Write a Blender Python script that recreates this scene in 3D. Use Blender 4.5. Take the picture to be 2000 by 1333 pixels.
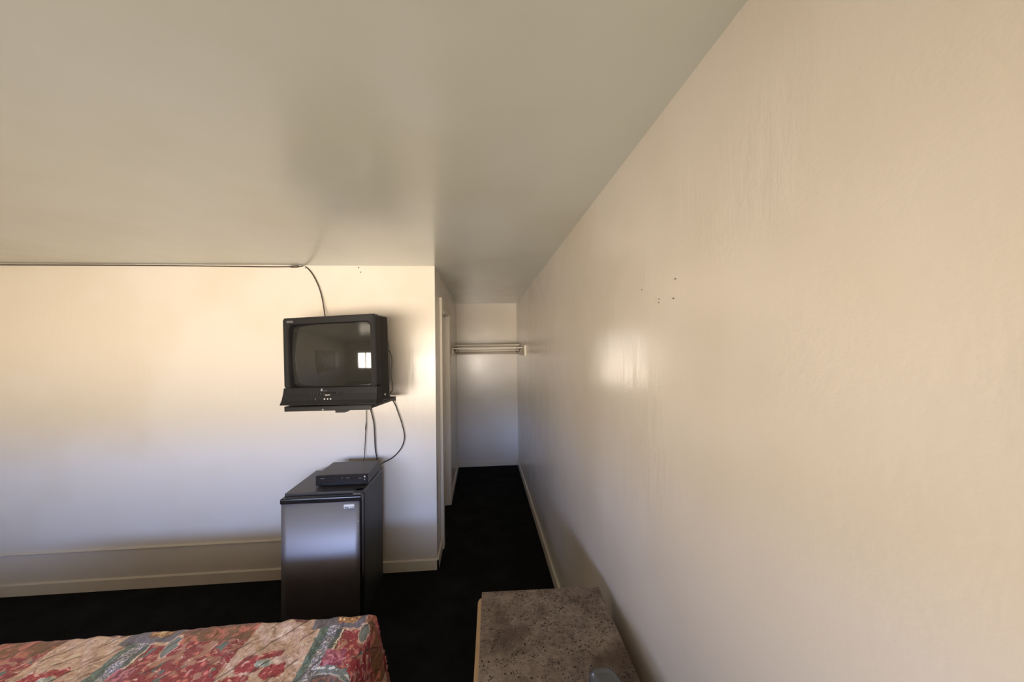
import bpy, bmesh, math, random
from mathutils import Vector, Matrix, Euler, noise

for o in list(bpy.data.objects):
    bpy.data.objects.remove(o)
scene = bpy.context.scene
col = scene.collection
random.seed(7)
R = math.radians

# ------------------------------------------------------------------ camera
YAW, PITCH, ROLL, CAM_H = 0.0828, 0.0175, -0.0129, 1.7424
fw = Vector((math.sin(YAW) * math.cos(PITCH), math.cos(YAW) * math.cos(PITCH), math.sin(PITCH)))
rt = Vector((math.cos(YAW), -math.sin(YAW), 0))
up = rt.cross(fw)
rt2 = rt * math.cos(ROLL) + up * math.sin(ROLL)
up2 = -rt * math.sin(ROLL) + up * math.cos(ROLL)
cam_d = bpy.data.cameras.new('camera')
cam_d.sensor_width = 36.0
cam_d.lens = 700.0 / 2000.0 * 36.0
cam_d.clip_start = 0.02
cam = bpy.data.objects.new('camera', cam_d)
col.objects.link(cam)
m = Matrix.Identity(4)
for i in range(3):
    m[i][0], m[i][1], m[i][2] = rt2[i], up2[i], -fw[i]
m[2][3] = CAM_H
cam.matrix_world = m
scene.camera = cam

# ------------------------------------------------------------------ exposure, world, daylight
scene.view_settings.view_transform = 'Standard'
scene.view_settings.look = 'None'
scene.view_settings.exposure = 0.0
scene.view_settings.gamma = 1.0
scene.view_settings.use_curve_mapping = False

world = bpy.data.worlds.new('daylight')
scene.world = world
world.use_nodes = True
wt = world.node_tree
wt.nodes.clear()
w_out = wt.nodes.new('ShaderNodeOutputWorld')
w_bg = wt.nodes.new('ShaderNodeBackground')
w_tc = wt.nodes.new('ShaderNodeTexCoord')
w_sep = wt.nodes.new('ShaderNodeSeparateXYZ')
w_map = wt.nodes.new('ShaderNodeMapRange')
w_ramp = wt.nodes.new('ShaderNodeValToRGB')
w_map.inputs['From Min'].default_value = -1
w_map.inputs['From Max'].default_value = 1
wt.links.new(w_tc.outputs['Generated'], w_sep.inputs[0])
wt.links.new(w_sep.outputs['Z'], w_map.inputs['Value'])
wt.links.new(w_map.outputs[0], w_ramp.inputs[0])
wt.links.new(w_ramp.outputs[0], w_bg.inputs[0])
wt.links.new(w_bg.outputs[0], w_out.inputs[0])
cr = w_ramp.color_ramp           # sunlit forecourt below the horizon, a strip of sky under the porch roof
cr.elements[0].position = 0.0
cr.elements[0].color = (0.22, 0.18, 0.14, 1)
cr.elements[1].position = 1.0
cr.elements[1].color = (0.05, 0.045, 0.04, 1)
for p_, c_ in ((0.26, (0.40, 0.33, 0.25, 1)), (0.36, (1.05, 0.89, 0.71, 1)), (0.475, (1.0, 0.86, 0.71, 1)),
               (0.51, (0.50, 0.47, 0.45, 1)), (0.545, (0.42, 0.44, 0.50, 1)), (0.556, (0.48, 0.65, 1.18, 1)), (0.580, (0.48, 0.66, 1.26, 1)), (0.592, (0.10, 0.10, 0.10, 1))):
    e_ = cr.elements.new(p_)
    e_.color = c_
# made-up weighting of the outdoor light: boosted along y, dimmed toward both sides
w_az = wt.nodes.new('ShaderNodeMapRange')
w_az.interpolation_type = 'SMOOTHSTEP'
w_az.inputs['From Min'].default_value = 0.65
w_az.inputs['From Max'].default_value = 1.0
w_az.inputs['To Min'].default_value = 0.28
w_az.inputs['To Max'].default_value = 1.30
w_abs = wt.nodes.new('ShaderNodeMath')
w_abs.operation = 'ABSOLUTE'
wt.links.new(w_sep.outputs['Y'], w_abs.inputs[0])
wt.links.new(w_abs.outputs[0], w_az.inputs['Value'])
w_mul = wt.nodes.new('ShaderNodeMath')
w_mul.operation = 'MULTIPLY'
w_mul.inputs[1].default_value = 31.0
wt.links.new(w_az.outputs[0], w_mul.inputs[0])
wt.links.new(w_mul.outputs[0], w_bg.inputs['Strength'])

# room dimensions (metres): camera stands at x = 0, y = 0
XR, XL, YB, YC, CH = 0.513, -0.374, 2.90, 5.32, 2.40
XW, YF, YN = -3.65, -1.60, 3.02      # left wall, front (window) wall, back face of back wall
WIN = (-2.95, 0.40, 0.80, 1.80)     # main window x0 x1 z0 z1 in the front wall
BWIN = (-1.22, -0.72, 1.10, 1.98)    # frosted bathroom window


def portal(name, loc, rot, sx, sy):
    d = bpy.data.lights.new(name, 'AREA')
    d.shape = 'RECTANGLE'
    d.size, d.size_y = sx, sy
    d.cycles.is_portal = True
    o = bpy.data.objects.new(name, d)
    o.location, o.rotation_euler = loc, rot
    col.objects.link(o)


portal('window_daylight', ((WIN[0] + WIN[1]) / 2, YF - 0.06, (WIN[2] + WIN[3]) / 2), (R(90), 0, 0),
       WIN[1] - WIN[0], WIN[3] - WIN[2])
portal('bathroom_daylight', ((BWIN[0] + BWIN[1]) / 2, 5.53, (BWIN[2] + BWIN[3]) / 2), (R(-90), 0, 0),
       BWIN[1] - BWIN[0], BWIN[3] - BWIN[2])


# ------------------------------------------------------------------ node helpers
class V:
    """a value socket with arithmetic that makes Math nodes"""
    def __init__(self, nt, s):
        self.nt, self.s = nt, s

    def op(self, kind, *others, clamp=False):
        n = self.nt.nodes.new('ShaderNodeMath')
        n.operation = kind
        n.use_clamp = clamp
        for i, a in enumerate((self,) + others):
            if isinstance(a, V):
                self.nt.links.new(a.s, n.inputs[i])
            else:
                n.inputs[i].default_value = a
        return V(self.nt, n.outputs[0])

    def __add__(self, b): return self.op('ADD', b)
    def __sub__(self, b): return self.op('SUBTRACT', b)
    def __mul__(self, b): return self.op('MULTIPLY', b)
    def mod(self, b): return self.op('FLOORED_MODULO', b)
    def abs(self): return self.op('ABSOLUTE')
    def lt(self, b): return self.op('LESS_THAN', b)
    def gt(self, b): return self.op('GREATER_THAN', b)
    def between(self, a, b): return self.gt(a) * self.lt(b)

    def soft(self, a, b):
        n = self.nt.nodes.new('ShaderNodeMapRange')
        n.interpolation_type = 'SMOOTHSTEP'
        n.inputs['From Min'].default_value = a
        n.inputs['From Max'].default_value = b
        self.nt.links.new(self.s, n.inputs['Value'])
        return V(self.nt, n.outputs[0])


def new_mat(name, base=(0.5, 0.5, 0.5), rough=0.5, metal=0.0, spec=0.5):
    mt = bpy.data.materials.new(name)
    mt.use_nodes = True
    b = mt.node_tree.nodes['Principled BSDF']
    b.inputs['Base Color'].default_value = (*base, 1)
    b.inputs['Roughness'].default_value = rough
    b.inputs['Metallic'].default_value = metal
    b.inputs['Specular IOR Level'].default_value = spec
    return mt, mt.node_tree, b


def coord(nt, kind='Object', scale=None):
    tc = nt.nodes.new('ShaderNodeTexCoord')
    s = tc.outputs[kind]
    if scale:
        mp = nt.nodes.new('ShaderNodeMapping')
        mp.inputs['Scale'].default_value = scale
        nt.links.new(s, mp.inputs['Vector'])
        s = mp.outputs[0]
    return s


def tex_noise(nt, vec, scale, detail=3, rough=0.55, dist=0.0):
    n = nt.nodes.new('ShaderNodeTexNoise')
    n.inputs['Scale'].default_value = scale
    n.inputs['Detail'].default_value = detail
    n.inputs['Roughness'].default_value = rough
    n.inputs['Distortion'].default_value = dist
    nt.links.new(vec, n.inputs['Vector'])
    return V(nt, n.outputs[0])


def ramp(nt, v, stops):
    n = nt.nodes.new('ShaderNodeValToRGB')
    e = n.color_ramp.elements
    e[0].position, e[0].color = stops[0][0], (*stops[0][1], 1)
    e[1].position, e[1].color = stops[-1][0], (*stops[-1][1], 1)
    for p, c in stops[1:-1]:
        k = e.new(p)
        k.color = (*c, 1)
    nt.links.new(v.s, n.inputs[0])
    return n.outputs[0]


def mix(nt, fac, a, b):
    n = nt.nodes.new('ShaderNodeMix')
    n.data_type = 'RGBA'
    if isinstance(fac, V):
        nt.links.new(fac.s, n.inputs[0])
    else:
        n.inputs[0].default_value = fac
    for sock, val in ((n.inputs[6], a), (n.inputs[7], b)):
        if isinstance(val, tuple):
            sock.default_value = (*val, 1)
        else:
            nt.links.new(val, sock)
    return n.outputs[2]


def bump(nt, bsdf, v, strength, dist):
    n = nt.nodes.new('ShaderNodeBump')
    n.inputs['Strength'].default_value = strength
    n.inputs['Distance'].default_value = dist
    nt.links.new(v.s, n.inputs['Height'])
    nt.links.new(n.outputs[0], bsdf.inputs['Normal'])


# ------------------------------------------------------------------ materials
def paint(name, c, rough, b_strength, streaks=0.5):
    mt, nt, b = new_mat(name, c, rough)
    shift = nt.nodes.new('ShaderNodeVectorMath')
    shift.inputs[1].default_value = (0.137, 0.241, 0.1733)
    nt.links.new(coord(nt), shift.inputs[0])
    g = shift.outputs[0]
    big = tex_noise(nt, g, 1.1, 3)
    c2 = (c[0] * 0.95, c[1] * 0.93, c[2] * 0.88)
    nt.links.new(mix(nt, big.soft(0.4, 0.65), c, c2), b.inputs['Base Color'])
    fine = tex_noise(nt, g, 70, 3)
    streak = tex_noise(nt, coord(nt, 'Object', (20, 20, 4)), 1.0, 4)
    wave = tex_noise(nt, g, 2.2, 2)
    patch = tex_noise(nt, g, 1.7, 2).soft(0.50, 0.66)
    bump(nt, b, fine * 0.16 + streak * (patch * streaks + streaks * 0.18) + wave * 2.2, b_strength, 0.006)
    r = tex_noise(nt, g, 5, 3)
    rr = r * 0.12 + (rough - 0.06)
    nt.links.new(rr.s, b.inputs['Roughness'])
    return mt


M_WALL = paint('glossy_cream_paint', (0.70, 0.65, 0.58), 0.235, 0.32, 0.85)
M_CEIL = paint('glossy_ceiling_paint', (0.545, 0.565, 0.525), 0.225, 0.25, 0.0)
M_TRIM = paint('cream_trim_paint', (0.72, 0.66, 0.56), 0.40, 0.15)

M_CARPET, nt, b = new_mat('black_carpet', (0.006, 0.006, 0.006), 1.0, 0, 0.05)
g = coord(nt)
nf = tex_noise(nt, g, 220, 4, 0.7)
nb = tex_noise(nt, g, 5, 3)
nt.links.new(ramp(nt, nf * 0.7 + nb * 0.4, [(0.35, (0.005, 0.005, 0.005)), (0.75, (0.024, 0.0235, 0.023))]), b.inputs['Base Color'])
bump(nt, b, nf, 0.8, 0.01)


def plastic(name, c, rough, bs=0.1, scale=300, spec=0.5):
    mt, nt, b = new_mat(name, c, rough, 0, spec)
    n = tex_noise(nt, coord(nt), scale, 2)
    bump(nt, b, n, bs, 0.001)
    return mt


M_TVCASE = plastic('matte_black_plastic', (0.009, 0.009, 0.009), 0.48, 0.15, 300, 0.35)
M_TVPANEL = plastic('satin_black_plastic', (0.010, 0.010, 0.011), 0.42, 0.05, 300, 0.4)
M_BLACK = plastic('black_gloss_plastic', (0.006, 0.006, 0.007), 0.22, 0.02)
M_STB = plastic('brown_black_metal_lid', (0.035, 0.031, 0.029), 0.42, 0.1)
M_STEELBLK = plastic('black_enamel_steel', (0.010, 0.009, 0.008), 0.45, 0.1)
M_FRIDGE = plastic('dark_grey_enamel', (0.020, 0.020, 0.021), 0.42, 0.35, 420)
M_FRTOP = plastic('dark_fridge_top', (0.040, 0.035, 0.031), 0.38, 0.35, 420)
M_CORD = plastic('dark_cord_rubber', (0.022, 0.017, 0.013), 0.45, 0.05)
M_COAX = plastic('brown_coax_sheath', (0.035, 0.024, 0.016), 0.45, 0.05)
M_WHITE = plastic('white_plastic', (0.75, 0.75, 0.74), 0.4, 0.03)
M_SILVER, nt, b = new_mat('dull_metal', (0.55, 0.55, 0.54), 0.35, 0.9)
M_MARK = plastic('pale_grey_print', (0.55, 0.55, 0.53), 0.6, 0.02)
M_DIM = plastic('dim_grey_print', (0.12, 0.12, 0.125), 0.6, 0.02)
M_RUST = plastic('dark_screw_metal', (0.06, 0.045, 0.03), 0.5, 0.1)
M_GREY = plastic('grey_glossy_plastic', (0.105, 0.112, 0.118), 0.20, 0.05)

M_SCREEN, nt, b = new_mat('grey_picture_tube', (0.022, 0.022, 0.019), 0.05, 0, 0.5)
b.inputs['IOR'].default_value = 1.75

M_STEEL, nt, b = new_mat('brushed_steel', (0.32, 0.315, 0.33), 0.56, 0.85)
g = coord(nt, 'Object', (3, 3, 900))
bump(nt, b, tex_noise(nt, g, 1.0, 2), 0.05, 0.001)

M_WOOD, nt, b = new_mat('blond_wood', (0.45, 0.28, 0.13), 0.45)
g = coord(nt, 'Object', (30, 2.5, 30))
nw = tex_noise(nt, g, 1.0, 4, 0.6, 0.8)
nt.links.new(ramp(nt, nw, [(0.3, (0.36, 0.22, 0.10)), (0.7, (0.55, 0.36, 0.18))]), b.inputs['Base Color'])

M_TOP, nt, b = new_mat('speckled_brown_laminate', (0.12, 0.085, 0.055), 0.55)
g = coord(nt)
n1 = tex_noise(nt, g, 9, 5, 0.65)
n2 = tex_noise(nt, g, 60, 4, 0.7)
base = ramp(nt, n1 * 0.6 + n2 * 0.4, [(0.38, (0.090, 0.058, 0.038)), (0.5, (0.185, 0.136, 0.096)), (0.62, (0.29, 0.232, 0.178))])
st = tex_noise(nt, g, 3.4, 3, 0.5)
base = mix(nt, st.soft(0.50, 0.60) * 0.75, base, (0.070, 0.038, 0.022))
for sc, th, thr, cc in ((62, 0.24, 0.52, (0.018, 0.010, 0.006)), (120, 0.30, 0.5, (0.035, 0.022, 0.014)), (100, 0.14, 0.68, (0.36, 0.31, 0.26))):
    vo = nt.nodes.new('ShaderNodeTexVoronoi')
    vo.inputs['Scale'].default_value = sc
    nt.links.new(g, vo.inputs['Vector'])
    sp = V(nt, vo.outputs['Distance']).op('LESS_THAN', th)
    gate = tex_noise(nt, g, 17 + sc * 0.1, 2).gt(thr)
    base = mix(nt, sp * gate, base, cc)
nt.links.new(base, b.inputs['Base Color'])
bump(nt, b, n2, 0.1, 0.002)

M_GLASS = bpy.data.materials.new('window_glass')
M_GLASS.use_nodes = True
nt = M_GLASS.node_tree
nt.nodes.clear()
out = nt.nodes.new('ShaderNodeOutputMaterial')
mx = nt.nodes.new('ShaderNodeMixShader')
tr = nt.nodes.new('ShaderNodeBsdfTransparent')
gl = nt.nodes.new('ShaderNodeBsdfGlossy')
gl.inputs['Roughness'].default_value = 0.02
mx.inputs[0].default_value = 0.06
nt.links.new(tr.outputs[0], mx.inputs[1])
nt.links.new(gl.outputs[0], mx.inputs[2])
nt.links.new(mx.outputs[0], out.inputs[0])

M_PICT, nt, b = new_mat('faded_print', (0.3, 0.28, 0.24), 0.3)
nt.links.new(ramp(nt, tex_noise(nt, coord(nt), 6, 5), [(0.3, (0.16, 0.17, 0.13)), (0.7, (0.40, 0.36, 0.30))]), b.inputs['Base Color'])


def bedspread_material():
    mt, nt, b = new_mat('printed_bedspread', (0.4, 0.3, 0.24), 0.40)
    uvn = nt.nodes.new('ShaderNodeUVMap')
    uvn.uv_map = 'cloth'
    warp = nt.nodes.new('ShaderNodeTexNoise')
    warp.inputs['Scale'].default_value = 9
    nt.links.new(uvn.outputs[0], warp.inputs['Vector'])
    off = nt.nodes.new('ShaderNodeVectorMath')
    off.operation = 'MULTIPLY_ADD'
    off.inputs[1].default_value = (0.022, 0.022, 0)
    off.inputs[2].default_value = (-0.011, -0.011, 0)
    nt.links.new(warp.outputs['Color'], off.inputs[0])
    addv = nt.nodes.new('ShaderNodeVectorMath')
    nt.links.new(uvn.outputs[0], addv.inputs[0])
    nt.links.new(off.outputs[0], addv.inputs[1])
    P = addv.outputs[0]
    sx = nt.nodes.new('ShaderNodeSeparateXYZ')
    nt.links.new(P, sx.inputs[0])
    U0, V0 = V(nt, sx.outputs[0]), V(nt, sx.outputs[1])
    # tile of the print: u in [-0.47, 0.29), v in [-0.60, 0.04)
    u = (U0 + 0.47).mod(0.76) - 0.47
    v = (V0 + 0.60).mod(0.64) - 0.60

    n_f = tex_noise(nt, P, 45, 4, 0.6, 0.6)
    jag = (n_f - 0.5) * 0.030
    u = u + jag
    v = v + (tex_noise(nt, P, 38, 3, 0.6) - 0.5) * 0.030
    n_m = tex_noise(nt, P, 16, 4, 0.6, 1.0)

    def vor(scale, feat='F1'):
        n = nt.nodes.new('ShaderNodeTexVoronoi')
        n.feature = feat
        n.inputs['Scale'].default_value = scale
        nt.links.new(P, n.inputs['Vector'])
        return V(nt, n.outputs['Distance']), n

    def disc(cu, cv, ru, rv):
        du, dv = (u - cu) * (1 / ru), (v - cv) * (1 / rv)
        return (du * du + dv * dv).op('SQRT')

    def flower(c, cu, cv, ru, rv, dark, mid, light):
        d = disc(cu, cv, ru, rv) + (n_m - 0.5) * 1.5
        core = mix(nt, n_f.soft(0.35, 0.6), dark, mid)
        core = mix(nt, n_f.soft(0.56, 0.61), core, light)
        return mix(nt, (d.soft(0.95, 1.05) * -1 + 1), c, core)

    # sand coloured ground with leafy line drawing
    c = ramp(nt, n_m * 0.5 + n_f * 0.5, [(0.32, (0.25, 0.145, 0.10)), (0.48, (0.45, 0.295, 0.225)), (0.66, (0.58, 0.42, 0.335))])
    lines = tex_noise(nt, P, 13, 2, 0.4, 2.5)
    c = mix(nt, ((lines - 0.5).abs()).soft(0.0, 0.02) * -0.55 + 0.55, c, (0.22, 0.18, 0.13))
    c = mix(nt, tex_noise(nt, P, 7, 2).soft(0.60, 0.68) * 0.5, c, (0.45, 0.24, 0.12))
    strokes = tex_noise(nt, P, 28, 3, 0.5, 2.0)
    c = mix(nt, strokes.soft(0.56, 0.62) * 0.8, c, (0.66, 0.52, 0.41))
    c = mix(nt, strokes.soft(0.40, 0.34) * 0.7, c, (0.24, 0.15, 0.09))
    # red blooms on the sand ground
    RD, RM, RL = (0.19, 0.014, 0.018), (0.36, 0.035, 0.045), (0.62, 0.34, 0.30)
    c = flower(c, -0.375, -0.225, 0.060, 0.040, RD, RM, RL)
    c = flower(c, -0.285, -0.262, 0.042, 0.032, RD, RM, RL)
    c = flower(c, -0.325, -0.185, 0.045, 0.018, RD, RM, RL)
    c = flower(c, -0.400, -0.290, 0.050, 0.034, RD, RM, RL)
    c = flower(c, -0.330, -0.225, 0.030, 0.020, (0.16, 0.20, 0.17), (0.33, 0.36, 0.31), (0.6, 0.58, 0.5))
    c = flower(c, -0.300, -0.420, 0.050, 0.035, RD, RM, RL)
    c = flower(c, -0.40, -0.48, 0.040, 0.03, (0.10, 0.14, 0.12), (0.2, 0.24, 0.2), (0.4, 0.4, 0.33))
    # slate mauve panel along the foot
    slate = ramp(nt, n_f, [(0.3, (0.075, 0.070, 0.092)), (0.7, (0.17, 0.155, 0.185))])
    c = mix(nt, u.between(-0.235, -0.015) * v.gt(-0.072), c, slate)
    c = flower(c, -0.285, 0.005, 0.055, 0.022, (0.08, 0.04, 0.03), (0.26, 0.10, 0.075), (0.62, 0.46, 0.34))
    c = flower(c, -0.095, -0.022, 0.052, 0.024, (0.14, 0.05, 0.02), (0.46, 0.25, 0.10), (0.75, 0.58, 0.38))
    # right hand floral panel, runs over the edge of the bed
    petals, _ = vor(34)
    red = mix(nt, petals.soft(0.15, 0.42), (0.52, 0.15, 0.13), (0.23, 0.022, 0.030))
    red = mix(nt, n_m.soft(0.52, 0.60), red, (0.36, 0.17, 0.12))
    red = mix(nt, n_f.soft(0.60, 0.64), red, (0.62, 0.40, 0.34))
    red = mix(nt, tex_noise(nt, P, 21, 2).soft(0.62, 0.66), red, (0.10, 0.14, 0.13))
    c = mix(nt, u.gt(-0.092) * v.lt(-0.085), c, red)
    c = mix(nt, u.gt(-0.012) * v.gt(-0.090), c, mix(nt, n_m.soft(0.40, 0.55), (0.42, 0.13, 0.09), (0.16, 0.07, 0.03)))
    c = mix(nt, (disc(0.0, -0.100, 0.022, 0.045).lt(1.0)), c, (0.16, 0.18, 0.17))
    c = mix(nt, (disc(0.0, -0.100, 0.022, 0.045).between(1.0, 1.2)), c, (0.55, 0.36, 0.30))
    # magenta patch
    mag = mix(nt, n_f.soft(0.42, 0.58), (0.20, 0.030, 0.065), (0.45, 0.16, 0.20))
    c = mix(nt, u.between(-0.125, -0.040) * v.between(-0.262, -0.190), c, mag)
    # lace bordered teal stripe
    lace = mix(nt, tex_noise(nt, P, 95, 2, 0.5, 1.5).soft(0.50, 0.58), (0.13, 0.135, 0.17), (0.50, 0.48, 0.52))
    c = mix(nt, u.between(-0.160, -0.118) * v.lt(-0.060), c, lace)
    teal = ramp(nt, n_f, [(0.3, (0.035, 0.065, 0.060)), (0.7, (0.15, 0.21, 0.18))])
    c = mix(nt, u.between(-0.190, -0.158) * v.lt(-0.060), c, teal)
    dk = ramp(nt, n_f, [(0.3, (0.045, 0.060, 0.065)), (0.7, (0.12, 0.15, 0.15))])
    c = mix(nt, u.between(-0.118, -0.098) * v.between(-0.186, -0.075), c, dk)
    c = mix(nt, (u + 0.096).abs().lt(0.0035) * v.between(-0.190, -0.082), c, (0.62, 0.50, 0.38))
    c = mix(nt, (u + 0.090).abs().lt(0.002) * v.between(-0.190, -0.082), c, (0.05, 0.03, 0.025))
    # big medallion with a dashed rim
    d = disc(-0.085, -0.420, 0.150, 0.150)
    med = mix(nt, n_m.soft(0.45, 0.6), (0.105, 0.095, 0.12), (0.30, 0.13, 0.115))
    inm = u.gt(-0.118)
    c = mix(nt, d.lt(1.06) * inm, c, (0.14, 0.16, 0.165))
    c = mix(nt, d.between(0.98, 1.03) * inm * n_f.gt(0.5), c, (0.55, 0.54, 0.52))
    c = mix(nt, d.lt(0.86) * inm, c, med)
    c = mix(nt, d.between(0.84, 0.88) * inm, c, (0.34, 0.36, 0.36))
    c = mix(nt, tex_noise(nt, P, 140, 2).soft(0.60, 0.72) * 0.35, c, (0.62, 0.52, 0.45))
    nt.links.new(c, b.inputs['Base Color'])
    seam_c = ((U0 * 0.80 + V0 * -0.60 + (tex_noise(nt, uvn.outputs[0], 6, 2) - 0.5) * 0.05).mod(0.085) - 0.0425).abs()
    seam = seam_c.soft(0.0045, 0.001) * tex_noise(nt, uvn.outputs[0], 9, 2).soft(0.42, 0.52)
    c = mix(nt, seam * 0.75, c, (0.10, 0.055, 0.035))
    hs = nt.nodes.new('ShaderNodeHueSaturation')
    hs.inputs['Value'].default_value = 1.9
    hs.inputs['Saturation'].default_value = 0.95
    nt.links.new(c, hs.inputs['Color'])
    nt.links.new(hs.outputs[0], b.inputs['Base Color'])
    quilt = tex_noise(nt, P, 30, 3, 0.5)
    wr = nt.nodes.new('ShaderNodeMapping')
    wr.inputs['Rotation'].default_value = (0, 0, R(-38))
    wr.inputs['Scale'].default_value = (26, 7, 1)
    nt.links.new(uvn.outputs[0], wr.inputs['Vector'])
    wn = tex_noise(nt, wr.outputs[0], 1.0, 3)
    bump(nt, b, quilt * 0.6 + wn * 1.3 - seam * 0.5, 0.8, 0.014)
    return mt


M_SPREAD = bedspread_material()
M_MATTRESS = plastic('off_white_ticking', (0.55, 0.52, 0.47), 0.8, 0.2, 120)


# ------------------------------------------------------------------ mesh helpers
class MB:
    def __init__(self, off=(0, 0, 0)):
        self.bm = bmesh.new()
        self.off = Vector(off)

    def _merge(self, t, smooth=False):
        for f in t.faces:
            f.smooth = smooth
        me = bpy.data.meshes.new('tmp')
        t.to_mesh(me)
        t.free()
        self.bm.from_mesh(me)
        bpy.data.meshes.remove(me)
        return self

    def box(self, x0, x1, y0, y1, z0, z1, bev=0.0, seg=2):
        t = bmesh.new()
        bmesh.ops.create_cube(t, size=1)
        for v in t.verts:
            v.co = Vector(((x0 + x1) / 2 + v.co.x * (x1 - x0), (y0 + y1) / 2 + v.co.y * (y1 - y0), (z0 + z1) / 2 + v.co.z * (z1 - z0)))
        if bev:
            bmesh.ops.bevel(t, geom=list(t.edges), offset=bev, segments=seg, profile=0.5, affect='EDGES')
        return self._merge(t, False)

    def loops(self, rings, cap0=True, cap1=True, smooth=True, closed=True):
        t = bmesh.new()
        vs = [[t.verts.new(p) for p in r] for r in rings]
        n = len(rings[0])
        for a, b in zip(vs, vs[1:]):
            for i in range(n if closed else n - 1):
                j = (i + 1) % n
                t.faces.new((a[i], a[j], b[j], b[i]))
        if cap0:
            t.faces.new(list(reversed(vs[0])))
        if cap1:
            t.faces.new(vs[-1])
        bmesh.ops.recalc_face_normals(t, faces=t.faces[:])
        return self._merge(t, smooth)

    def tube(self, pts, r, n=10):
        pts = [Vector(p) for p in pts]
        rings = []
        prev = None
        for i, p in enumerate(pts):
            d = (pts[min(i + 1, len(pts) - 1)] - pts[max(i - 1, 0)]).normalized()
            if prev is None:
                a = d.orthogonal().normalized()
            else:
                a = (prev - d * prev.dot(d)).normalized()
            prev = a
            bb = d.cross(a)
            rr = r[i] if isinstance(r, (list, tuple)) else r
            rings.append([p + a * (rr * math.cos(2 * math.pi * k / n)) + bb * (rr * math.sin(2 * math.pi * k / n)) for k in range(n)])
        return self.loops(rings)

    def prism(self, prof, axis, a, b, smooth=False):
        def at(p, q):
            return {'x': (q, p[0], p[1]), 'y': (p[0], q, p[1]), 'z': (p[0], p[1], q)}[axis]
        return self.loops([[at(p, a) for p in prof], [at(p, b) for p in prof]], smooth=smooth)

    def lathe(self, c, prof, axis='z', n=20):
        rings = []
        for r, h in prof:
            ring = []
            for k in range(n):
                x, y = r * math.cos(2 * math.pi * k / n), r * math.sin(2 * math.pi * k / n)
                d = {'z': (x, y, h), 'y': (x, h, y), 'x': (h, x, y)}[axis]
                ring.append(Vector(c) + Vector(d))
            rings.append(ring)
        return self.loops(rings)

    def build(self, name, mat, parent=None, label=None):
        for v in self.bm.verts:
            v.co -= self.off
        me = bpy.data.meshes.new(name)
        self.bm.to_mesh(me)
        self.bm.free()
        me.materials.append(mat)
        o = bpy.data.objects.new(name, me)
        col.objects.link(o)
        if parent:
            o.parent = parent
        elif self.off.length:
            o.location = self.off
        if label:
            o['label'] = label
        return o


def catmull(pts, k=10):
    pts = [Vector(p) for p in pts]
    P = [pts[0] * 2 - pts[1]] + pts + [pts[-1] * 2 - pts[-2]]
    out = []
    for i in range(1, len(P) - 2):
        for j in range(k):
            t = j / k
            a, b_, c, d = P[i - 1], P[i], P[i + 1], P[i + 2]
            out.append(0.5 * ((2 * b_) + (c - a) * t + (2 * a - 5 * b_ + 4 * c - d) * t * t + (3 * b_ - a - 3 * c + d) * t ** 3))
    out.append(pts[-1])
    return out


def text_mesh(txt, size, name, mat, parent, M, extrude=0.0006, bold=0.0):
    cu = bpy.data.curves.new(name, 'FONT')
    cu.body = txt
    cu.size = size
    cu.extrude = extrude
    cu.offset = bold
    cu.align_x = 'CENTER'
    cu.align_y = 'CENTER'
    t = bpy.data.objects.new('tmp_text', cu)
    col.objects.link(t)
    dg = bpy.context.evaluated_depsgraph_get()
    me = bpy.data.meshes.new_from_object(t.evaluated_get(dg))
    bpy.data.objects.remove(t)
    me.transform(M)
    me.materials.clear()
    me.materials.append(mat)
    me.name = name
    o = bpy.data.objects.new(name, me)
    col.objects.link(o)
    o.parent = parent
    return o


def tag(o, label, cat, group=None):
    o['label'], o['category'] = label, cat
    if group:
        o['group'] = group
    return o


def thing(name, label, cat, loc=(0, 0, 0), rot=(0, 0, 0), group=None):
    o = bpy.data.objects.new(name, None)
    o.empty_display_size = 0.1
    o.location, o.rotation_euler = loc, rot
    col.objects.link(o)
    return tag(o, label, cat, group)


def struct(name, mb, mat, label=None, cat=None, parent=None):
    o = mb.build(name, mat, parent)
    o['kind'] = 'structure'
    if label:
        o['label'], o['category'] = label, cat
    return o


# ------------------------------------------------------------------ the room
T = 0.12
struct('floor', MB().box(XW - T, XR + T, YF - T, 5.6, -0.10, 0.0), M_CARPET, 'black carpet covering the room and hallway floor', 'floor')
struct('ceiling', MB().box(XW - T, XR + T, YF - T, 5.6, CH, CH + 0.12), M_CEIL, 'glossy cream painted plaster ceiling', 'ceiling')
struct('wall_right', MB().box(XR, XR + T, YF - T, 5.6, 0, CH), M_WALL, 'long glossy cream wall on the right', 'wall')
struct('wall_back', MB().box(XW, XL, YB, YN, 0, CH), M_WALL, 'cream back wall behind the television and fridge', 'wall')
struct('wall_left', MB().box(XW - T, XW, YF - T, YN, 0, CH), M_WALL, 'cream wall left of the bed', 'wall')
w = MB()
w.box(XW, WIN[0], YF - T, YF, 0, CH).box(WIN[1], XR, YF - T, YF, 0, CH)
w.box(WIN[0], WIN[1], YF - T, YF, 0, WIN[2]).box(WIN[0], WIN[1], YF - T, YF, WIN[3], CH)
struct('wall_front', w, M_WALL, 'cream wall with the window behind the viewer', 'wall')
struct('wall_closet', MB().box(XL, XR, YC, YC + T, 0, CH), M_WALL, 'cream end wall of the hallway behind the closet shelf', 'wall')
DY0, DY1, DZ = 3.25, 4.065, 2.11
w = MB()
w.box(XL - T, XL, YN, DY0, 0, CH).box(XL - T, XL, DY1, 5.48, 0, CH).box(XL - T, XL, DY0, DY1, DZ, CH)
struct('wall_hallway', w, M_WALL, 'left hallway wall around the bathroom doorway', 'wall')
w = MB()
w.box(-2.12, -2.0, YN, 5.6, 0, CH)
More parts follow.
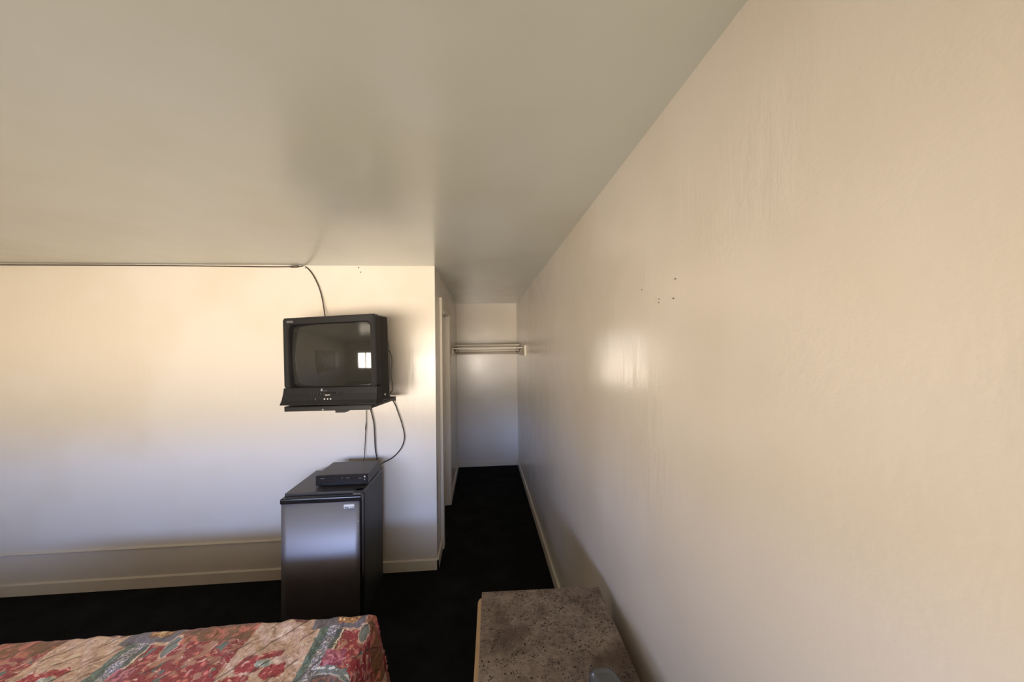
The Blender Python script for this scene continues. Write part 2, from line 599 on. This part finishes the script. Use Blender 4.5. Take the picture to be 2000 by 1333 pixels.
w.box(-2.0, BWIN[0], 5.48, 5.6, 0, CH).box(BWIN[1], XL, 5.48, 5.6, 0, CH)
w.box(BWIN[0], BWIN[1], 5.48, 5.6, 0, BWIN[2]).box(BWIN[0], BWIN[1], 5.48, 5.6, BWIN[3], CH)
struct('wall_bathroom', w, M_WALL, 'cream bathroom walls beyond the doorway', 'wall')

# windows
d = struct('window_1', MB().box(WIN[0], WIN[1], YF - 0.075, YF - 0.069, WIN[2], WIN[3]), M_GLASS, 'wide window in the wall behind the viewer', 'window')
f = MB()
for a_, b_ in ((WIN[0], WIN[0] + 0.05), (WIN[1] - 0.05, WIN[1]), ((WIN[0] + WIN[1]) / 2 - 0.03, (WIN[0] + WIN[1]) / 2 + 0.03),
               (WIN[0] + 0.5, WIN[0] + 0.54)):
    f.box(a_, b_, YF - 0.11, YF - 0.03, WIN[2], WIN[3], 0.004)
f.box(WIN[0], WIN[1], YF - 0.11, YF - 0.03, WIN[2], WIN[2] + 0.05, 0.004).box(WIN[0], WIN[1], YF - 0.11, YF - 0.03, WIN[3] - 0.05, WIN[3], 0.004)
f.build('window_frame', M_TRIM, d)
d = struct('window_2', MB().box(BWIN[0], BWIN[1], 5.535, 5.541, BWIN[2], BWIN[3]), M_GLASS, 'small bathroom window beyond the doorway', 'window')
f = MB()
f.box(BWIN[0], BWIN[0] + 0.04, 5.5, 5.58, BWIN[2], BWIN[3]).box(BWIN[1] - 0.04, BWIN[1], 5.5, 5.58, BWIN[2], BWIN[3])
f.box(BWIN[0], BWIN[1], 5.5, 5.58, BWIN[2], BWIN[2] + 0.04).box(BWIN[0], BWIN[1], 5.5, 5.58, BWIN[3] - 0.04, BWIN[3])
f.build('window_frame', M_TRIM, d)


def board(prof_h, t):
    """baseboard section: (out, up) with a softened top edge"""
    return [(0, 0), (t, 0), (t, prof_h - 0.008), (t - 0.004, prof_h - 0.002), (t * 0.35, prof_h), (0, prof_h)]


BH, BT = 0.085, 0.013
struct('baseboard_back', MB().prism([(YB - p[0], p[1]) for p in board(BH, BT)], 'x', XW, XL + BT), M_TRIM, 'cream baseboard under the television wall', 'baseboard')
struct('baseboard_right', MB().prism([(XR - p[0], p[1]) for p in board(BH, BT)], 'y', YF, YC), M_TRIM, 'cream baseboard along the right wall', 'baseboard')
struct('baseboard_closet', MB().prism([(YC - p[0], p[1]) for p in board(BH, BT)], 'x', XL, XR), M_TRIM, 'cream baseboard at the end of the hallway', 'baseboard')
w = MB().prism([(XL + p[0], p[1]) for p in board(BH, BT)], 'y', YB - BT, DY0 - 0.08)
w.prism([(XL + p[0], p[1]) for p in board(BH, BT)], 'y', DY1 + 0.08, YC)
struct('baseboard_hallway', w, M_TRIM, 'short cream baseboards either side of the bathroom doorway', 'baseboard')
struct('baseboard_left', MB().prism([(XW + p[0], p[1]) for p in board(BH, BT)], 'y', YF, YB), M_TRIM, 'cream baseboard left of the bed', 'baseboard')
# low ledge strip left of the fridge
struct('trim_1', MB().prism([(YB, 0.286), (YB - 0.010, 0.289), (YB - 0.014, 0.294), (YB - 0.012, 0.301), (YB, 0.304)], 'x', XW, -1.22), M_TRIM,
       'low cream ledge strip on the back wall left of the fridge', 'trim')

# bathroom doorway casing and jamb
d = MB()
CT = 0.025
d.box(XL, XL + CT, DY0 - 0.075, DY0 + 0.002, 0, DZ + 0.08, 0.003)
d.box(XL, XL + 0.014, DY1 - 0.002, DY1 + 0.075, 0, DZ + 0.08, 0.003)
d.box(XL, XL + 0.014, DY0, DY1, DZ, DZ + 0.08, 0.003)
door = struct('door_1', d, M_TRIM, 'open bathroom doorway with cream casing in the hallway wall', 'doorway')
j = MB()
j.box(XL - T - 0.004, XL + 0.010, DY1 - 0.016, DY1 + 0.004, 0, DZ, 0.002)
j.box(XL - T - 0.004, XL + 0.010, DY0 - 0.004, DY0 + 0.016, 0, DZ, 0.002)
j.box(XL - T - 0.004, XL + 0.010, DY0, DY1, DZ - 0.016, DZ + 0.004, 0.002)
j.build('door_jamb', M_TRIM, door)
s_ = MB()
s_.box(XL - 0.075, XL - 0.045, DY1 - 0.028, DY1 - 0.014, 0, DZ - 0.014, 0.002)
s_.box(XL - 0.075, XL - 0.045, DY0 + 0.014, DY0 + 0.028, 0, DZ - 0.014, 0.002)
s_.box(XL - 0.075, XL - 0.045, DY0 + 0.014, DY1 - 0.014, DZ - 0.03, DZ - 0.014, 0.002)
s_.build('door_stop', M_TRIM, door)

# ------------------------------------------------------------------ closet shelf and hanging rods
SH = (XL, 4.17, 1.637)
t = thing('closet_shelf', 'cream slatted closet shelf with hanging rods across the end of the hallway', 'shelf', SH)
MB(SH).box(XR - 0.024, XR, 4.17, YC, 1.640, 1.764, 0.003).build('cleat', M_TRIM, t)
MB(SH).box(XL, XL + 0.020, 4.46, YC, 1.668, 1.732, 0.003).build('cleat', M_TRIM, t)
MB(SH).box(XL, XR - 0.004, 4.86, 4.94, 1.764, 1.788, 0.003).build('slat', M_TRIM, t)
MB(SH).box(XL + 0.002, XR - 0.02, 4.95, 5.30, 1.752, 1.764, 0.002).build('board', M_TRIM, t)
MB(SH).box(XL + 0.004, XR - 0.024, 4.36, 4.43, 1.728, 1.742, 0.003).build('slat', M_TRIM, t)
MB(SH).tube([(XL + 0.01, 4.50, 1.700), (XR - 0.02, 4.50, 1.703)], 0.014, 14).build('hanging_rod', M_TRIM, t)
MB(SH).tube([(XL, 5.20, 1.662), (XR, 5.20, 1.664)], 0.016, 14).build('hanging_rod', M_TRIM, t)
for k, (bx, by) in enumerate(((XR - 0.045, 4.50), (XL + 0.035, 4.50))):
    s = -1 if k == 0 else 1
    hk = MB(SH)
    hk.tube(catmull([(bx - s * 0.012, by - 0.02, 1.722), (bx, by - 0.022, 1.712), (bx + s * 0.006, by - 0.021, 1.690), (bx + s * 0.03, by - 0.02, 1.684),
                     (bx + s * 0.05, by - 0.02, 1.70)], 6), 0.0045, 8)
    hk.box(bx - 0.018, bx + 0.018, by - 0.012, by + 0.012, 1.712, 1.728, 0.002)
    hk.build('rod_hook', M_RUST, t)

# ------------------------------------------------------------------ television on its wall shelf
TVL = (-0.970, 2.3725, 1.394)
ROT = (0, R(-1.4), R(-12.96))
tv = thing('television', 'big black tube television on the wall mounted shelf', 'television', TVL, ROT)
HW = 0.3232


def rrect(cx, cz, a, b, y, n=9.0, N=160, kink=True):
    ts = sorted(set([2 * math.pi * k / N for k in range(N)]))
    out_ = []
    for tt in ts:
        c_, s2 = math.cos(tt), math.sin(tt)
        r_ = ((abs(c_ / a)) ** n + (abs(s2 / b)) ** n) ** (-1 / n)
        out_.append((cx + r_ * c_, y, cz + r_ * s2))
    return out_


bz = MB()
C1, C2 = 0.335, 0.3135
bz.loops([rrect(0, C1, HW - 0.004, 0.227, 0.06, 60), rrect(0, C1, HW, 0.229, 0.05, 60), rrect(0, C1, HW, 0.229, 0.006, 60), rrect(0, C1, HW - 0.006, 0.224, 0.0, 50),
          rrect(0, C2 + 0.001, 0.288, 0.2075, 0.002, 26), rrect(0, C2, 0.283, 0.203, 0.010, 22), rrect(0, C2, 0.279, 0.199, 0.030, 20),
          rrect(0, C2, 0.275, 0.195, 0.050, 20), rrect(0, C2, 0.275, 0.195, 0.06, 20)], cap0=False, cap1=False, smooth=False)
bz.build('bezel', M_TVPANEL, tv)
# bulging picture tube
NX, NZ = 36, 28
rings = []
for iz in range(NZ + 1):
    row = []
    for ix in range(NX + 1):
        p, q = -1 + 2 * ix / NX, -1 + 2 * iz / NZ
        X = p * 0.282 * (1 - 0.012 * q * q)
        Z = q * 0.202 * (1 - 0.012 * p * p)
        row.append((X, 0.000 + 0.030 * p * p + 0.016 * q * q, C2 + Z))
    rings.append(row)
scr = MB()
scr.loops(rings, cap0=False, cap1=False, smooth=True, closed=False)
scr.build('screen', M_SCREEN, tv, 'grey bulging glass screen')
# lower control panel flares forward and to the sides at the foot
lp = MB()
ring_l, ring_m, ring_r = [], [], []
prof = [(0.06, 0.0), (-0.022, 0.0), (-0.022, 0.006), (-0.012, 0.030), (-0.004, 0.070), (0.0, 0.1075), (0.06, 0.1075)]
fl = [0.012, 0.014, 0.013, 0.008, 0.003, 0.0, 0.0]
lp.loops([[(-HW - e, y, z) for (y, z), e in zip(prof, fl)], [(HW + e * 0.3, y, z) for (y, z), e in zip(prof, fl)]], smooth=False)
panel = lp.build('control_panel', M_TVPANEL, tv)
# control details on the panel
for k, xx in enumerate((-0.135, -0.110, -0.085, -0.062, -0.040)):
    MB().box(xx - 0.007, xx + 0.007, -0.0085, 0.0, 0.067, 0.075, 0.0015).build('button', M_BLACK, panel)
MB().box(-0.022, 0.055, -0.0068, 0.0, 0.071, 0.0765, 0.001).build('display_window', M_BLACK, panel)
MB().lathe((0.088, -0.0045, 0.073), [(0.0005, -0.004), (0.007, -0.003), (0.007, 0.004)], 'y', 14).build('sensor', M_BLACK, panel)
MB().box(-0.026, 0.008, -0.0095, 0.0, 0.0585, 0.0635, 0.001).build('badge', M_MARK, panel, 'pale printed label')
for xx in (-0.028, -0.006, 0.014):
    MB().lathe((xx, -0.011, 0.036), [(0.0005, -0.003), (0.0050, -0.002), (0.0055, 0.006)], 'y', 12).build('jack', M_MARK, panel, 'pale round jack')
MB().box(-0.099, -0.088, -0.0165, 0.0, 0.028, 0.046, 0.002).build('latch', M_BLACK, panel)
MB().box(0.03, HW - 0.012, -0.0225, -0.005, 0.0035, 0.0050).build('seam', M_BLACK, panel)
tilt = Matrix.Rotation(R(87), 4, 'X')
text_mesh('Z', 0.019, 'logo', M_MARK, panel, Matrix.Translation((-0.052, -0.0030, 0.093)) @ Matrix.Rotation(R(86), 4, 'X'), 0.0008, 0.0006)
text_mesh('enith', 0.013, 'logo', M_DIM, panel, Matrix.Translation((-0.026, -0.0034, 0.088)) @ Matrix.Rotation(R(86), 4, 'X'))
MB().box(-0.292, -0.245, -0.0012, 0.004, 0.532, 0.545, 0.001).build('badge', M_DIM, tv)
# cabinet shell, then the tapering back
cab = MB()
cab.loops([rrect(0, 0.2820, HW - 0.004, 0.2800, 0.055, 40), rrect(0, 0.2820, HW - 0.004, 0.2800, 0.165, 40), rrect(0, 0.280, HW - 0.014, 0.272, 0.185, 40),
           rrect(0, 0.275, HW - 0.020, 0.262, 0.20, 30), rrect(0, 0.262, HW - 0.10, 0.215, 0.33, 16), rrect(0, 0.245, HW - 0.135, 0.17, 0.44, 12),
           rrect(0, 0.245, HW - 0.145, 0.16, 0.45, 12)], smooth=False)
cab.build('cabinet', M_TVCASE, tv)
MB().lathe((HW - 0.006, 0.10, 0.045), [(0.0005, 0.010), (0.006, 0.009), (0.0065, 0.0)], 'x', 12).build('side_jack', M_SILVER, tv, 'small silver jack on the side')
MB().tube(catmull([(HW - 0.012, 0.195, 0.33), (HW - 0.002, 0.21, 0.28), (HW - 0.006, 0.205, 0.16), (HW + 0.004, 0.20, 0.07), (HW - 0.03, 0.22, 0.03)], 8), 0.003, 8).build('antenna_lead', M_CORD, tv)
for xx in (-0.2, 0.2):
    for yy in (0.08, 0.26):
        MB().box(xx - 0.02, xx + 0.02, yy - 0.015, yy + 0.015, -0.006, 0.012, 0.002).build('foot', M_BLACK, tv)

SHL = (-0.952, 2.555, 1.389)
sh = thing('television_shelf', 'black steel wall shelf carrying the television', 'shelf', SHL, (0, R(-1.4), R(-9.2)))
pl_ = MB()
pl_.box(-0.290, 0.290, -0.190, 0.190, -0.012, -0.002, 0.002)
pl_.box(-0.290, 0.290, -0.190, -0.183, -0.034, -0.002, 0.002).box(-0.290, 0.290, 0.183, 0.190, -0.034, -0.002, 0.002)
pl_.box(-0.290, -0.283, -0.190, 0.190, -0.034, -0.002, 0.002).box(0.283, 0.290, -0.190, 0.190, -0.026, -0.002, 0.002)
pl_.build('tray', M_STEELBLK, sh)
MB().prism([(0.050, -0.030), (0.052, -0.048), (0.112, -0.048), (0.128, -0.036), (0.155, -0.033), (0.155, -0.030)], 'y', -0.190, -0.140).build('clamp', M_STEELBLK, sh)
MB().lathe((-0.030, -0.190, -0.026), [(0.0005, -0.006), (0.006, -0.005), (0.007, 0.002)], 'y', 12).build('bolt', M_SILVER, sh, 'small silver bolt')
ar = MB()
ar.box(-0.03, 0.03, 0.0, 0.318, -0.058, -0.034, 0.004)
ar.build('support_arm', M_STEELBLK, sh)
MB().box(-0.07, 0.07, 0.312, 0.325, -0.080, 0.02, 0.003).build('wall_plate', M_STEELBLK, sh)

# ------------------------------------------------------------------ small fridge
FL = (-1.010, 2.56, 0)
X0, X1, FY, BY, FZ = -1.252, -0.768, 2.334, 2.812, 0.84
fr = thing('mini_fridge', 'small fridge with steel door and black sides below the television', 'fridge', FL)
MB(FL).box(X0 + 0.004, X1 + 0.002, FY + 0.058, BY, 0.02, FZ - 0.022, 0.006).build('cabinet', M_FRIDGE, fr, 'dark grey cabinet')
MB(FL).box(X0 + 0.002, X1 + 0.004, FY + 0.046, BY, FZ - 0.022, FZ, 0.005).build('top_panel', M_FRTOP, fr)
dr = MB(FL)
dr.box(X0, X1, FY + 0.010, FY + 0.052, 0.05, FZ - 0.022, 0.004)
door_p = dr.build('door', M_BLACK, fr)
sp = MB(FL)
NS = 14
ring0 = []
prof = []
for k in range(NS + 1):
    q = -1 + 2 * k / NS
    prof.append(((X0 + X1) / 2 - 0.006 + q * (X1 - X0 - 0.014) / 2, FY + 0.010 * q * q))
prof2 = prof + [(prof[-1][0], FY + 0.014), (prof[0][0], FY + 0.014)]
sp.loops([[(x, y, 0.055) for x, y in prof2], [(x, y, FZ - 0.050) for x, y in prof2]], smooth=False)
panel_o = sp.build('steel_panel', M_STEEL, door_p, 'brushed steel front')
for p_ in panel_o.data.polygons:
    p_.use_smooth = len(p_.vertices) == 4
cp = MB(FL)
cp.box(X0 - 0.002, X1 + 0.001, FY - 0.003, FY + 0.050, FZ - 0.050, FZ - 0.016, 0.008, 3)
cp.build('handle_cap', M_BLACK, door_p)
MB(FL).box(X0 + 0.03, X1 - 0.05, FY + 0.010, FY + 0.020, FZ - 0.018, FZ - 0.012, 0.002).build('grip_lip', M_TVPANEL, door_p)
hg = MB(FL)
hg.box(X1 - 0.058, X1 - 0.002, FY + 0.012, FY + 0.085, FZ - 0.022, FZ, 0.006, 3)
hg.build('hinge_cover', M_FRTOP, fr)
bd = MB(FL)
bd.box(-0.872, -0.808, FY - 0.004, FY + 0.010, 0.750, 0.774, 0.002)
bdo = bd.build('badge', M_WHITE, door_p, 'white nameplate')
text_mesh('Magic Chef', 0.0125, 'lettering', M_DIM, bdo, Matrix.Translation(Vector((-0.838, FY - 0.0042, 0.7585)) - Vector(FL)) @ Matrix.Rotation(R(90), 4, 'X'), 0.0004, 0.0003)
MB(FL).lathe((-0.787, FY + 0.006, 0.664), [(0.0005, -0.004), (0.003, -0.003), (0.003, 0.004)], 'y', 10).build('rivet', M_WHITE, door_p, 'tiny white rivet')
for fx in (X0 + 0.05, X1 - 0.05):
    for fy in (FY + 0.10, BY - 0.05):
        MB(FL).lathe((fx, fy, 0), [(0.016, 0.0), (0.018, 0.004), (0.012, 0.022)], 'z', 14).build('foot', M_BLACK, fr)

# ------------------------------------------------------------------ cable box on the fridge
SL = (-0.935, 2.60, 0.84)
st_ = thing('cable_box', 'flat black cable box lying on top of the small fridge', 'cable box', SL)
SX0, SX1, SY0, SY1, SZ = -1.100, -0.767, 2.468, 2.748, 0.915
MB(SL).box(SX0, SX1, SY0 + 0.006, SY1, 0.848, SZ, 0.003).build('lid', M_STB, st_)
fp = MB(SL)
fp.box(SX0 - 0.001, SX1 + 0.001, SY0, SY0 + 0.014, 0.846, SZ - 0.002, 0.003)
fpo = fp.build('front_panel', M_BLACK, st_, 'glossy black front')
MB(SL).lathe((SX1 - 0.021, SY0, 0.897), [(0.0005, -0.002), (0.005, -0.002), (0.006, 0.001)], 'y', 14).build('power_button', M_MARK, fpo, 'pale round power button')
MB(SL).lathe((SX1 - 0.021, SY0, 0.879), [(0.0005, -0.001), (0.003, -0.001), (0.003, 0.001)], 'y', 10).build('indicator', M_MARK, fpo)
MB(SL).box(SX1 - 0.062, SX1 - 0.040, SY0 - 0.0006, SY0 + 0.002, 0.886, 0.890).build('print_mark', M_DIM, fpo)
MB(SL).box(SX1 - 0.140, SX1 - 0.118, SY0 - 0.0006, SY0 + 0.002, 0.890, 0.8935).build('print_mark', M_DIM, fpo)
MB(SL).box(SX1 - 0.172, SX1 - 0.160, SY0 - 0.0006, SY0 + 0.002, 0.891, 0.8945).build('print_mark', M_DIM, fpo)
MB(SL).box(SX0 + 0.030, SX0 + 0.055, SY0 - 0.0006, SY0 + 0.002, 0.892, 0.896).build('print_mark', M_DIM, fpo)
MB(SL).box(SX0 + 0.004, SX1 - 0.004, SY0 - 0.0008, SY0 + 0.002, 0.8795, 0.8805).build('seam', M_TVPANEL, fpo)
for fx in (SX0 + 0.03, SX1 - 0.03):
    for fy in (SY0 + 0.04, SY1 - 0.04):
        MB(SL).lathe((fx, fy, 0.84), [(0.010, 0.0), (0.011, 0.003), (0.009, 0.009)], 'z', 12).build('foot', M_BLACK, st_)

# ------------------------------------------------------------------ cables
cx = MB()
pts = [(XW + 0.02, YB - 0.006, CH - 0.010), (-2.6, YB - 0.006, CH - 0.008), (-1.95, YB - 0.006, CH - 0.011), (-1.70, YB - 0.006, CH - 0.013), (-1.55, YB - 0.006, CH - 0.013),
       (-1.42, YB - 0.007, CH - 0.010), (-1.362, YB - 0.010, CH - 0.012), (-1.31, YB - 0.013, 2.335), (-1.262, YB - 0.016, 2.240), (-1.235, YB - 0.018, 2.150),
       (-1.215, YB - 0.03, 2.06), (-1.195, YB - 0.05, 1.98), (-1.17, YB - 0.08, 1.88), (-1.09, YB - 0.085, 1.74)]
coax = MB().tube(catmull(pts, 8), 0.0042, 8).build('coaxial_cable', M_COAX)
tag(coax, 'brown coaxial cable running along the ceiling edge and down behind the television', 'cable')
MB().tube([(-1.475, YB - 0.007, CH - 0.012), (-1.465, YB - 0.007, CH - 0.012), (-1.418, YB - 0.007, CH - 0.010), (-1.410, YB - 0.007, CH - 0.010)], [0.005, 0.0085, 0.0085, 0.005], 10).build('connector', M_RUST, coax, 'dark splice connector')
MB().lathe((-1.366, YB - 0.010, CH - 0.016), [(0.0005, -0.010), (0.008, -0.009), (0.009, 0.010)], 'y', 12).build('clip', M_WHITE, coax, 'white cable clip')

yq = YB - 0.02
c1 = MB().tube(catmull([(-0.904, 2.874, 1.312), (-0.905, yq, 1.251), (-0.906, yq, 1.16), (-0.913, yq, 1.072), (-0.918, yq, 0.96), (-0.916, yq - 0.03, 0.895), (-0.912, SY1 + 0.001, 0.880)], 8),
               0.0028, 8).build('thin_cord', M_CORD)
tag(c1, 'thinnest grey cord hanging straight from the shelf to the cable box', 'cord')
MB().tube([(-0.907, yq, 1.17), (-0.910, yq, 1.13), (-0.911, yq, 1.11)], [0.003, 0.0046, 0.003], 8).build('bead', M_CORD, c1)
c2 = MB().tube(catmull([(-0.888, 2.874, 1.312), (-0.868, yq, 1.255), (-0.848, yq, 1.16), (-0.843, yq, 1.07), (-0.838, yq, 0.96), (-0.828, yq, 0.90), (-0.818, yq - 0.04, 0.875), (-0.815, SY1 + 0.001, 0.872)], 8),
               0.0048, 8).build('power_cord', M_CORD)
tag(c2, 'thick black cord dropping from the shelf to the right rear of the cable box', 'cord')
c3 = MB().tube(catmull([(-0.720, 2.80, 1.40), (-0.690, yq, 1.315), (-0.664, yq, 1.245), (-0.637, yq, 1.163), (-0.618, yq, 1.080), (-0.618, yq, 1.030), (-0.636, yq, 0.975), (-0.668, yq, 0.930),
                        (-0.715, yq, 0.888), (-0.765, yq - 0.02, 0.866), (-0.79, SY1 + 0.02, 0.868), (-0.795, SY1 + 0.001, 0.870)], 8), 0.0042, 8).build('looped_cord', M_CORD)
tag(c3, 'black cord looping out to the right between television and cable box', 'cord')

# ------------------------------------------------------------------ nails and old screw plugs in the walls


def nail(p, axis, label, group, r=0.004, l=0.007):
    mb = MB(p)
    s = -1 if axis in ('x', 'y') else 1
    mb.lathe(p, [(r * 0.6, 0.0), (r * 0.6, s * l * 0.6), (r, s * l * 0.65), (r * 0.7, s * l), (0.0005, s * l)], axis, 10)
    return tag(mb.build('nail', M_RUST), label, 'nail', group)


G1, G2, G3 = 'nails at the top of the back wall', 'nails high on the right wall', 'nails low on the back wall'
nail((-0.963, YB, 2.384), 'y', 'dark nail right under the ceiling, above the television', G1, 0.005)
n_ = nail((-0.948, YB, 2.350), 'y', 'bent dark nail just below the one under the ceiling', G1, 0.004, 0.010)
n_.rotation_euler = (R(18), 0, R(15))
nail((XR, 0.907, 1.918), 'x', 'topmost dark nail on the right wall', G2, 0.0022, 0.003)
nail((XR, 0.919, 1.868), 'x', 'dark nail straight below the topmost on the right wall', G2, 0.0022, 0.003)
nail((XR, 1.000, 1.867), 'x', 'lower of two close pinkish nails on the right wall', G2, 0.0018, 0.002)
nail((XR, 0.998, 1.877), 'x', 'upper of two close pinkish nails on the right wall', G2, 0.0014, 0.002)
nail((XR, 1.108, 1.922), 'x', 'faint nail nearest the hallway on the right wall', G2, 0.0018, 0.002)
nail((-0.937, YB, 0.995), 'y', 'upper of two small marks left of the hanging cords', G3, 0.0025, 0.003)
nail((-0.933, YB, 0.962), 'y', 'lower of two small marks left of the hanging cords', G3, 0.0025, 0.003)

# ------------------------------------------------------------------ dresser by the right wall
DL = (0.2145, 1.023, 0)
drs = thing('dresser', 'low dresser with speckled brown top against the right wall', 'dresser', DL, (0, 0, R(-1.6)))
DW, DLN = 0.240, 0.45
top = MB()
top.box(-DW, DW, -DLN, DLN, 0.728, 0.750, 0.0025)
top.build('top', M_TOP, drs, 'speckled stained brown top')
body = MB()
body.box(-DW + 0.012, DW - 0.004, -DLN + 0.008, DLN - 0.010, 0.06, 0.728, 0.003)
body.box(-DW + 0.04, DW - 0.02, -DLN + 0.03, DLN - 0.03, 0.0, 0.06, 0.002)
body.build('body', M_WOOD, drs)
rail = MB()
rp = []
y_a, y_b = -DLN + 0.012, DLN - 0.022
for k in range(7):
    a_ = R(90) * k / 6
    rp.append((-DW + 0.006 - 0.020 * math.sin(a_), y_b - 0.03 + 0.03 * math.cos(a_)))
rp = rp + [(-DW - 0.014, y_a), (-DW + 0.006, y_a)]
rail.prism([(p[0], p[1]) for p in rp], 'z', 0.690, 0.742)
rail.build('front_rail', M_WOOD, drs, 'blond wood front edge')
for k in range(3):
    z0 = 0.09 + k * 0.20
    q = MB()
    q.box(-DW - 0.008, -DW + 0.014, -DLN + 0.02, DLN - 0.03, z0, z0 + 0.185, 0.004)
    q.build('drawer', M_WOOD, drs)

gl_ = thing('plastic_case', 'grey rounded plastic case on the near end of the speckled dresser', 'case', (0.348, 0.95, 0.750), (0, 0, R(6)))
rings = []
for k in range(15):
    a_ = k / 14
    y = 0.135 - 0.30 * a_
    w_ = 0.041 * min(1.0, math.sqrt(max(0.0, 1 - (1 - min(1, a_ / 0.22)) ** 2)) + 0.04) + 0.006 * a_
    hgt = 0.052 * min(1.0, math.sqrt(max(0.0, 1 - (1 - min(1, a_ / 0.32)) ** 2)) + 0.03) + 0.006 * a_
    ring = []
    for j in range(20):
        an = 2 * math.pi * j / 20
        cxx, czz = math.cos(an), math.sin(an)
        ring.append((w_ * math.copysign(abs(cxx) ** 0.75, cxx), y, hgt * 0.5 + hgt * 0.5 * math.copysign(abs(czz) ** 0.8, czz)))
    rings.append(ring)
MB().loops(rings).build('shell', M_GREY, gl_)
MB().tube(catmull([(0.030, 0.105, 0.012), (0.041, 0.07, 0.014), (0.048, -0.02, 0.014), (0.051, -0.15, 0.014)], 6), 0.004, 8).build('rim', M_GREY, gl_)

# ------------------------------------------------------------------ bed
BX0, BX1, BY0, BY1, BZ = -2.62, -0.494, 0.35, 1.70, 0.55
bed = thing('bed', 'bed under a quilted floral print bedspread', 'bed', ((BX0 + BX1) / 2, (BY0 + BY1) / 2, 0))
BO = tuple(bed.location)
MB(BO).box(BX0 + 0.03, BX1 - 0.03, BY0 + 0.03, BY1 - 0.03, 0.30, BZ - 0.03, 0.03, 3).build('mattress', M_MATTRESS, bed)
MB(BO).box(BX0 + 0.05, BX1 - 0.05, BY0 + 0.05, BY1 - 0.05, 0.0, 0.30, 0.01).build('base', M_MATTRESS, bed)
ST = 0.0115
DROP = 0.53
RAD = 0.035


def hang(d):
    """arc-rounded edge: distance past the edge start -> (outward, down)"""
    q = RAD * math.pi / 2
    if d <= 0:
        return 0.0, 0.0
    if d < q:
        a = d / RAD
        return RAD * math.sin(a), RAD * (1 - math.cos(a))
    return RAD, RAD + d - q


sx_n = int((BX1 - BX0 - RAD + DROP) / ST)
sy_n = int((BY1 - BY0 - 2 * RAD + 2 * DROP) / ST)
t = bmesh.new()
uvl = t.loops.layers.uv.new('cloth')
grid, uvs = [], {}
for i in range(sx_n + 1):
    rowv = []
    s = BX0 + i * ST
    for k in range(sy_n + 1):
        r_ = BY0 + RAD - DROP + k * ST
        ox, dx = hang(s - (BX1 - RAD))
        oy1, dy1 = hang(r_ - (BY1 - RAD))
        oy0, dy0 = hang((BY0 + RAD) - r_)
        x = min(s, BX1 - RAD) + ox
        y = max(min(r_, BY1 - RAD), BY0 + RAD) + oy1 - oy0
        drop = max(dx, dy1, dy0)
        z = BZ - drop
        top_w = max(0.0, 1 - drop / 0.05)
        nv = noise.noise(Vector((s * 9, r_ * 9, 0)))
        rot_ = Vector((s * 0.79 + r_ * 0.62, -s * 0.62 + r_ * 0.79, 0))
        wr = noise.noise(Vector((rot_.x * 30, rot_.y * 5, 3.1)))
        z += top_w * (0.009 * nv + 0.008 * wr)
        if top_w > 0:
            z -= 0.012 * max(0.0, min(1.0, (-1.0 - x) / 0.6)) * max(0.0, 1 - (BY1 - y) / 0.25)
        if drop > 0.02:
            wv = math.sin(r_ * 34 + 2 * noise.noise(Vector((r_ * 4, 0, 7)))) if dx >= max(dy1, dy0) else math.sin(s * 30)
            fl_ = (drop - 0.02) / DROP
            if dx > 0.02:
                x += 0.05 * fl_ + 0.016 * fl_ * wv
            if dy1 > 0.02:
                y += 0.04 * fl_ + 0.014 * fl_ * wv
            if dy0 > 0.02:
                y -= 0.04 * fl_ + 0.014 * fl_ * wv
        rowv.append(t.verts.new((x - BO[0], y - BO[1], max(z, 0.012))))
        uvs[rowv[-1]] = (s - BX1 + RAD * 0.43, r_ - BY1 + RAD * 0.43)
    grid.append(rowv)
for a, b2 in zip(grid, grid[1:]):
    for k in range(sy_n):
        f = t.faces.new((a[k], b2[k], b2[k + 1], a[k + 1]))
        f.smooth = True
        for lp_ in f.loops:
            lp_[uvl].uv = uvs[lp_.vert]
bmesh.ops.recalc_face_normals(t, faces=t.faces[:])
me = bpy.data.meshes.new('bedspread')
t.to_mesh(me)
t.free()
me.materials.append(M_SPREAD)
spread = bpy.data.objects.new('bedspread', me)
col.objects.link(spread)
spread.parent = bed
spread['label'] = 'floral print bedspread in sand, red and teal'
sm = spread.modifiers.new('thickness', 'SOLIDIFY')
sm.thickness = 0.010
sm.offset = -1

# ------------------------------------------------------------------ framed picture on the left wall (mirrored in the television)
pc = thing('framed_picture', 'framed picture on the left wall, mirrored in the television screen', 'picture', (XW, 0.15, 1.42))
MB().box(0.0, 0.012, -0.58, 0.58, -0.38, 0.38).build('print', M_PICT, pc)
pf = MB()
for a_ in ((-0.62, -0.57, -0.43, 0.43), (0.57, 0.62, -0.43, 0.43), (-0.62, 0.62, -0.43, -0.38), (-0.62, 0.62, 0.38, 0.43)):
    pf.box(0.0, 0.022, a_[0], a_[1], a_[2], a_[3], 0.003)
pf.build('frame', M_WOOD, pc)
